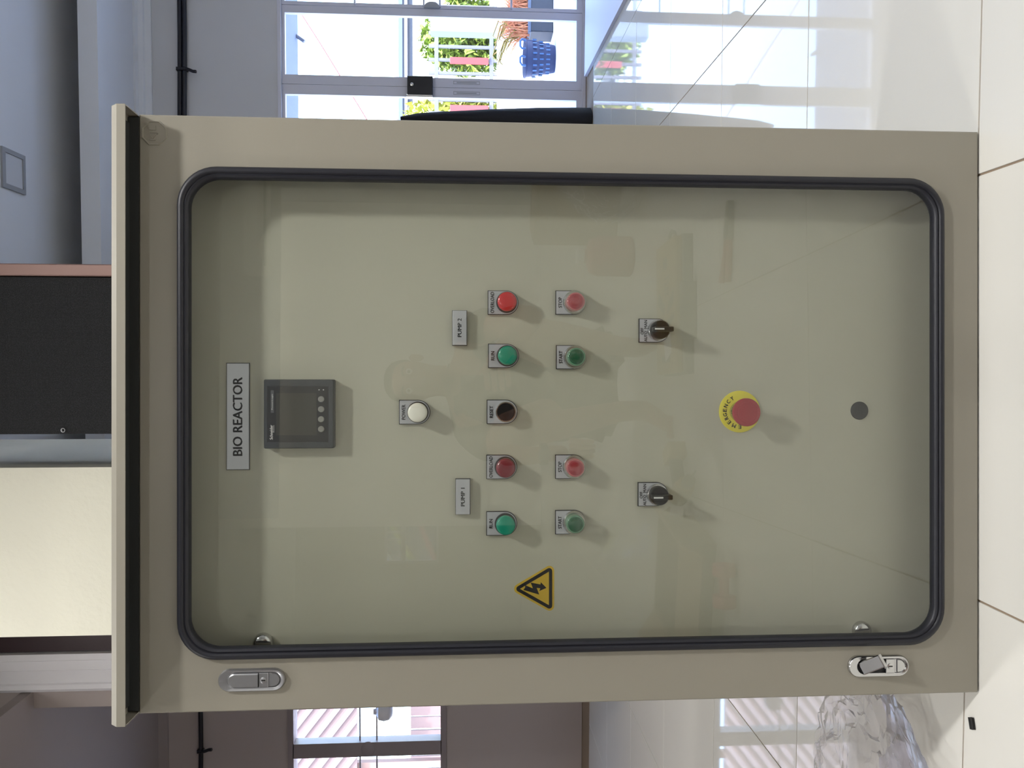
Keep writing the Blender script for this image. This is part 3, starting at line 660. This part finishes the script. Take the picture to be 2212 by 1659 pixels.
# behind the left window: neighbour's corrugated lean-to, white wall and fence
def corrugated(name, lab, x0, x1, z0, z1, y, m1, m2, pitch, ang):
    t = thing(name, lab, 'building', ((x0+x1)/2, y, z0))
    MB().box(x0-(x0+x1)/2, x1-(x0+x1)/2, 0, .03, 0, z1-z0).build('sheet', m1, t)
    n = int((x1-x0+(z1-z0))/pitch)
    for i in range(n):
        xa = x0-(x0+x1)/2-(z1-z0)*math.tan(ang)+i*pitch; xb = xa+(z1-z0)*math.tan(ang)
        lo, hi = x0-(x0+x1)/2, x1-(x0+x1)/2
        ta = max(0, (lo-xa)/(xb-xa) if xb > xa else 0); tb_ = min(1, (hi-.1-xa)/(xb-xa)) if xb > xa else 1
        if tb_-ta < .05: continue
        h = z1-z0; A = (xa+(xb-xa)*ta, h*ta); B = (xa+(xb-xa)*tb_, h*tb_); w_ = pitch*.45
        MB().loft([[(A[0], -.025, A[1]), (A[0]+w_, -.025, A[1]), (A[0]+w_, .0, A[1]), (A[0], .0, A[1])], [(B[0], -.025, B[1]), (B[0]+w_, -.025, B[1]), (B[0]+w_, 0, B[1]), (B[0], 0, B[1])]], cap0=True, cap1=True).build('rib', m2, t, M=Matrix.Scale(-1, 4, (1, 0, 0)))
    return t
lt = corrugated('corrugated_shed', 'pinkish corrugated sheet shed seen through the small window', -5.8, -2.6, 1.72, 3.3, 7.0, 'pinkish', 'pink_rib', .16, math.radians(52))
for x in (-3.0, -3.8, -5.2): MB().box(x+4.2-.03, x+4.2+.03, .031, .09, -1.74, 1.5).build('post', 'tan', lt)
ft = thing('board_fence', 'tan upright board fence below the corrugated shed', 'fence', (-4.2, 7.3, -.02)); bm_ = None
for i in range(24):
    if bm_ is None: o = MB().box(-.055, .055, 0, .02, 0, 1.27).build('board', 'pinkish', ft); bm_ = o.data
    else: o = bpy.data.objects.new('board', bm_); COL.objects.link(o); o.parent = ft
    o.location = (-1.5+i*.127, .006*(i % 2), 0)

# ------------------------------------------------------------------ crumpled clear plastic bag on the floor, left of the cabinet
def film(name, lab, x, y, rx, ry, h, sd, rz=0):
    R = random.Random(sd); bm = bmesh.new(); bmesh.ops.create_icosphere(bm, subdivisions=5, radius=1)
    dirs = [(Vector((R.uniform(-1, 1), R.uniform(-1, 1), R.uniform(-.6, 1))).normalized(), R.uniform(2, 6) if k < 8 else R.uniform(7, 22), R.uniform(0, 6.28)) for k in range(26)]
    for v in bm.verts:
        p = v.co.copy(); d = 0
        for a, f_, ph in dirs: d += (1-2*abs(((p.dot(a)*f_+ph)/2) % 1-.5))*.05*(9/(f_+4))
        s_ = .70+d*1.0
        v.co = (p.x*rx*s_, p.y*ry*s_, max(0.0006, (p.z*.5+.42)*h*s_*1.15))
    me = bpy.data.meshes.new(name); bm.to_mesh(me); bm.free()
    o = link(name, me, 'film'); o.location = (*c2w(x, y), .0003); o.rotation_euler = (0, 0, rz); return tag(o, lab, 'plastic bag')
film('plastic_bag', 'crumpled clear plastic bag lying on the floor beside the cabinet', -.755, 1.235, .23, .135, .10, 3, .12)

# ------------------------------------------------------------------ behind the camera (mirrored in the cabinet glass)
def place(o, x, y, z=0, rz=0): o.location = (*c2w(x, y), z); o.rotation_euler = (0, 0, TH+rz); return o
def skin(name, P, Ed, m, parent, sub=2, root=0):
    me = bpy.data.meshes.new(name); me.from_pydata([p[:3] for p in P], Ed, []); o = bpy.data.objects.new(name, me); COL.objects.link(o)
    sk = o.modifiers.new('s', 'SKIN'); sk.use_smooth_shade = True; sk.branch_smoothing = .6
    for i, p in enumerate(P):
        r = p[3]; me.skin_vertices[0].data[i].radius = (r, p[4] if len(p) > 4 else r)
    for i in range(len(P)): me.skin_vertices[0].data[i].use_root = (i == root)
    sb = o.modifiers.new('d', 'SUBSURF'); sb.levels = sub; sb.render_levels = sub
    bpy.context.view_layer.update()
    m2 = bpy.data.meshes.new_from_object(o.evaluated_get(bpy.context.evaluated_depsgraph_get()))
    bpy.data.objects.remove(o); return link(name, m2, m, parent, 80)
man = place(thing('person', 'person squatting barefoot in dark shirt and shorts, holding up a phone', 'person'), 0, 0)
J = [(0, -.93, .27, .13, .12), (0, -.92, .42, .125, .10), (0, -.86, .58, .15, .11), (0, -.80, .70, .14, .10), (.005, -.74, .79, .055), (.01, -.70, .84, .055),     # 0-5 pelvis..neck
     (.01, -.67, .90, .082, .09), (.01, -.66, .955, .078, .085), (.01, -.665, .99, .05, .055),                # 6-8 head
     (.17, -.78, .725, .062), (.235, -.60, .56, .046), (.225, -.47, .50, .042), (.12, -.20, .60, .034), (.065, -.075, .645, .028), (.05, -.03, .65, .030),   # 9-14 right arm
     (-.17, -.78, .725, .062), (-.245, -.60, .55, .046), (-.235, -.46, .60, .040), (-.235, -.40, .52, .032), (-.225, -.385, .44, .026), (-.222, -.385, .39, .028),  # 15-20 left arm over the knee
     (.10, -.90, .26, .10), (.15, -.66, .46, .082), (.175, -.47, .60, .066), (.165, -.53, .42, .060), (.14, -.72, .16, .040), (.135, -.78, .07, .040), (.155, -.70, .035, .032), (.17, -.63, .022, .022),  # 21-28 right leg
     (-.10, -.90, .26, .10), (-.14, -.66, .47, .082), (-.17, -.46, .63, .064), (-.15, -.52, .45, .058), (-.10, -.66, .17, .040), (-.095, -.70, .07, .040), (-.125, -.62, .035, .032), (-.15, -.54, .022, .022)]  # 29-36 left leg
Ed = [(0, 1), (1, 2), (2, 3), (3, 4), (4, 5), (5, 6), (6, 7), (7, 8), (3, 9), (9, 10), (10, 11), (11, 12), (12, 13), (13, 14), (3, 15), (15, 16), (16, 17), (17, 18), (18, 19), (19, 20),
      (0, 21), (21, 22), (22, 23), (23, 24), (24, 25), (25, 26), (26, 27), (27, 28), (0, 29), (29, 30), (30, 31), (31, 32), (32, 33), (33, 34), (34, 35), (35, 36)]
body = skin('body', J, Ed, 'skin', man)
def fingers(name, chains):
    for ch in chains: skin(name, ch, [(i, i+1) for i in range(len(ch)-1)], 'skin', body, 2)
# right hand round the phone: four fingers across its back, thumb on the screen side
fingers('finger', [[(.052, -.022, z, .010), (.040, .010, z+.002, .009), (.014, .016, z-.001, .0085), (-.008-l, .013, z-.004, .0075)] for z, l in ((.672, .010), (.652, .016), (.632, .012), (.614, .002))])
fingers('thumb', [[(.055, -.045, .645, .012), (.045, -.06, .672, .011), (.022, -.052, .690, .010), (.006, -.045, .695, .009)]])
fingers('finger', [[(-.235+.018*k, -.378, .395, .010), (-.238+.017*k, -.368, .355, .009), (-.236+.016*k, -.372, .325, .0085), (-.232+.015*k, -.385, .305+.004*abs(k-1.5), .0075)] for k in range(4)])
fingers('thumb', [[(-.245, -.395, .41, .011), (-.262, -.385, .385, .010), (-.262, -.38, .36, .009)]])
for sx in (0, 1):
    bx, dx = ((.17, .004) if sx == 0 else (-.15, -.004))
    fingers('toe', [[(bx-.030+.015*k, -.555-(.08 if sx == 0 else 0), .020, .011 if k != (0 if sx == 0 else 4) else .014), (bx-.031+.0155*k, -.530-(.08 if sx == 0 else 0)+(.006*abs(k-(1 if sx == 0 else 3))), .014, .0095)] for k in range(5)])
skin('shirt', [(0, -.93, .30, .155, .145), (0, -.92, .44, .150, .125), (0, -.86, .59, .172, .130), (0, -.80, .71, .155, .115), (.003, -.765, .77, .075), (.175, -.78, .722, .080), (.235, -.66, .62, .066), (-.175, -.78, .722, .080), (-.24, -.66, .61, .066)],
     [(0, 1), (1, 2), (2, 3), (3, 4), (3, 5), (5, 6), (3, 7), (7, 8)], 'shirt', man)
skin('shorts', [(0, -.93, .25, .15, .14), (.105, -.88, .27, .115), (.145, -.68, .44, .098), (-.105, -.88, .27, .115), (-.13, -.68, .45, .098)], [(0, 1), (1, 2), (0, 3), (3, 4)], 'shorts', man)
skin('hair', [(.01, -.72, .90, .085, .08), (.01, -.705, .965, .088, .085), (.01, -.67, 1.0, .070, .075)], [(0, 1), (1, 2)], 'hair', man)
hd = (.01, -.585, .918)
for sx in (-1, 1):
    MB().lathe([(.001, -.012), (.009, -.008), (.012, 0), (.008, .008)], (.01+sx*.033, -.597, .925), 14).build('eye', 'eye_white', body, 60, M=None)
    MB().lathe([(.001, .010), (.005, .009), (.006, .006)], (.01+sx*.033, -.597, .925), 12).build('iris', 'ink', body, 60)
    MB().lathez([(.003, -.028), (.011, -.018), (.013, 0), (.012, .018), (.003, .026)], (.01+sx*.084, -.672, .905), 12).build('ear', 'skin', body, 60)
    MB().tube([(.01+sx*.018, -.586, .944), (.01+sx*.036, -.587, .949), (.01+sx*.052, -.598, .943)], .004, 6).build('eyebrow', 'hair', body, 50)
MB().loft([[(.01-.006, -.592, .93), (.01+.006, -.592, .93), (.01, -.582, .93)], [(.01-.016, -.592, .893), (.01+.016, -.592, .893), (.01, -.562, .895)], [(.01-.010, -.594, .885), (.01+.010, -.594, .885), (.01, -.58, .885)]], cap0=True, cap1=True).build('nose', 'skin', body, 80)
MB().tube([(-.014, -.596, .868), (.01, -.586, .870), (.034, -.596, .868)], .006, 8, (.4, 1, .4)).build('mouth', 'lip', body, 60)
b = MB(); b.lathez([(.034, -.012), (.036, -.01), (.036, .01), (.034, .012)], (0, 0, 0), 24, False, False)
wt = b.build('watch_strap', 'tool_black', man, 40); wt.location = (-.228, -.39, .475)
MB().bbox(-.016, .016, .030, .042, -.018, .018, .002).build('watch_face', 'steel', wt)
ph = place(thing('phone', 'black smartphone held upright in the squatting person hand', 'phone'), -.012, -.010, .655)
MB().bbox(-.036, .036, -.009, -.001, -.074, .086, .003).build('case', 'phone_black', ph)
MB().bbox(-.004, .032, -.001, .0015, .048, .082, .001).build('camera_bump', 'tool_black', ph)
for lx, lz in ((.006, .058), (.024, .066)): MB().lathe([(.007, 0), (.007, .0012), (.005, .0016)], (lx, .0012, lz), 20).build('lens', 'phone_black', ph, 40)

# things on the floor around the person
cs = place(thing('tool_case', 'flat yellow tool case with black base and dark chevron marks on its lid', 'tool case'), .26, -.44, 0, -.03)
MB().bbox(-.23, .22, -.125, .125, 0, .034, .004).build('base', 'tool_grey', cs)
MB().bbox(-.225, .215, -.128, .12, .034, .058, .005).build('lid', 'tool_yellow', cs)
MB().bbox(-.12, .06, .12, .16, .0, .046, .004).build('latch_flap', 'tool_grey', cs)
for pts in ([(.05, .10), (.00, .09), (-.03, .02), (.00, .03)], [(.06, -.09), (.015, -.10), (-.03, -.02), (.0, -.01)], [(.125, .02), (.165, .02), (.165, -.03), (.125, -.03)], [(-.03, .10), (-.05, .10), (-.07, .03), (-.05, .02)], [(-.15, .05), (-.19, .05), (-.19, -.04), (-.17, -.06)]):
    MB().prismz(pts, .0578, .0588).build('lid_mark', 'tool_black', cs)
for k in range(4): MB().box(.09-.018*k, .096-.018*k, -.02, .04, .0578, .0586).build('lid_groove', 'tool_black', cs)
MB().tube([(.215, -.04, .03), (.245, -.03, .035), (.255, 0, .035), (.245, .03, .035), (.215, .04, .03)], .006, 8).build('carry_handle', 'tool_black', cs, 50)
o = place(MB().prismz([(0, 0), (.07, -.03), (.09, .05), (.03, .07)], 0, .0012).build('paper_note', 'paper'), .075, -.43, .060); tag(o, 'small white paper note on the yellow tool case lid', 'paper')
pl = place(thing('crimping_pliers', 'steel pliers with two red handles lying open on the floor', 'pliers'), .40, .035, 0, .12)
MB().prismz([(.10, -.006), (.10, .010), (.04, .018), (-.005, .016), (-.005, -.014), (.05, -.016)], .002, .018).build('jaws', 'steel', pl)
MB().bbox(-.005, .04, -.014, .014, .0, .02, .002).build('pivot_plate', 'tool_black', pl)
for sy in (-1, 1): MB().tube([(-.002, sy*.006, .01), (-.04, sy*.012, .01), (-.12, sy*(.018 if sy > 0 else .034)-.008, .01)], .0095, 8).build('handle', 'red_plastic', pl, 50)
bx = place(thing('cardboard_box', 'open brown cardboard box with folded-out flaps and dark hand slot', 'cardboard box'), -.60, -.24, 0, .18)
L0 = lambda i, z: [(-.16+i, -.12+i, z), (.16-i, -.12+i, z), (.16-i, .12-i, z), (-.16+i, .12-i, z)]
MB().loft([L0(0, 0), L0(0, .11), L0(.004, .11), L0(.004, .004)], cap0=True, cap1=True).build('carton', 'cardboard', bx)
for M_, w_, n_ in ((Matrix.Translation((0, -.12, .11)) @ Matrix.Rotation(math.radians(215), 4, 'X'), .16, 0), (Matrix.Translation((0, .12, .11)) @ Matrix.Rotation(math.radians(-25), 4, 'X'), .16, 1)):
    MB().box(-w_, w_, 0, .10, -.002, .002).build('flap', 'cardboard_in', bx, M=M_)
for M_ in (Matrix.Translation((-.16, 0, .11)) @ Matrix.Rotation(math.radians(30), 4, 'Y'), Matrix.Translation((.16, 0, .11)) @ Matrix.Rotation(math.radians(150), 4, 'Y')):
    MB().box(-.10, 0, -.12, .12, -.002, .002).build('flap', 'cardboard_in', bx, M=M_)
MB().box(-.03, .03, .1195, .1215, .06, .08).build('hand_slot', 'ink', bx)
sp = place(thing('cable_spool', 'pink plastic spool lying on its side by the cardboard box', 'spool'), -.545, .062, .031, -.05)
for x in (-.042, .042): MB().lathe([(.029, -.016), (.031, -.014), (.031, .014), (.029, .016)], (0, 0, 0), 24).build('flange', 'pink_plastic', sp, 40, M=Matrix.Translation((x, 0, 0)) @ Matrix.Rotation(PI/2, 4, 'Z'))
MB().lathe([(.013, -.04), (.013, .04)], (0, 0, 0), 16).build('core', 'pink_plastic', sp, 40, M=Matrix.Rotation(PI/2, 4, 'Z'))
dr = place(thing('cordless_drill', 'yellow and black cordless drill lying on the floor', 'drill'), -.345, -.335, 0, -.5)
MB().lathe([(.020, -.06), (.031, -.055), (.033, .02), (.028, .055), (.018, .06)], (0, 0, .034), 20).build('motor_body', 'tool_yellow', dr, 40)
MB().lathe([(.017, .06), (.020, .07), (.019, .10), (.008, .108)], (0, 0, .034), 16).build('chuck', 'tool_black', dr, 40)
MB().lathe([(.0035, .10), (.0035, .17)], (0, 0, .034), 8).build('drill_bit', 'steel', dr)
MB().bbox(.02, .125, -.045, -.010, .012, .052, .008).build('grip', 'tool_black', dr)
MB().bbox(.115, .165, -.07, .03, .006, .062, .006).build('battery', 'tool_yellow', dr)
cn = place(thing('red_canister', 'brick red rounded plastic canister standing on the floor', 'canister'), .56, -1.24)
MB().lathez([(.078, 0), (.088, .01), (.088, .15), (.075, .185), (.03, .20), (.03, .215)], (0, 0, 0), 24).build('vessel', 'red_plastic', cn, 50)
MB().lathez([(.034, .212), (.036, .214), (.036, .24), (.033, .243)], (0, 0, 0), 20).build('cap', 'white_print', cn, 40)
bx2 = place(thing('carton', 'closed brown carton standing on the floor behind the red canister', 'cardboard box'), .88, -1.62, 0, .5)
MB().bbox(-.17, .17, -.13, .13, 0, .40, .003).build('carton_body', 'cardboard', bx2)
MB().box(-.17, .17, -.025, .025, .4, .4008).build('packing_tape', 'cardboard_in', bx2)
film('plastic_wrap', 'loose crumpled clear plastic wrap on the floor beside the red canister', .85, -1.05, .15, .14, .26, 9)
ac = place(thing('air_conditioner', 'long white split air conditioner high on the rear wall', 'air conditioner'), 1.42, -4.80, 2.44)
pr = [(0, 0), (.16, .02), (.20, .07), (.20, .15), (.17, .19), (0, .19)]
MB().loft([[(-.47, y-.0, z) for y, z in pr], [(.47, y-.0, z) for y, z in pr]], cap0=True, cap1=True).build('casing', 'ac_white', ac)
MB().box(-.40, .40, .12, .175, .008, .018).build('louvre', 'tool_grey', ac)
MB().box(.36, .42, .198, .203, .05, .075).build('display', 'tool_grey', ac)

struct(MB().box(-12, 16, -20, -9.3, -.25, -.2).build('ground', 'terrace'))
# neighbour's house outside the rear window
nb = thing('neighbour_house', 'grey house wall with slanted white, yellow and red awning edges outside the rear window', 'building', (-2.2, -11.6, -.2))
MB().box(-2.5, 2.5, -.2, 0, 0, 3.6).build('wall', 'fence_grey', nb)
for m_, x, z, dz, h_ in (('white_wall', -.5, 2.15, .55, .10), ('leaf_yellow', -.5, 1.75, .50, .07), ('red_board', -.4, 1.42, .35, .07)):
    MB().loft([[(x, .0, z), (x, .3, z), (x, .3, z+h_), (x, 0, z+h_)], [(x+1.3, .0, z+dz*1.6), (x+1.3, .3, z+dz*1.6), (x+1.3, .3, z+dz*1.6+h_), (x+1.3, 0, z+dz*1.6+h_)]], cap0=True, cap1=True).build('awning_edge', m_, nb)
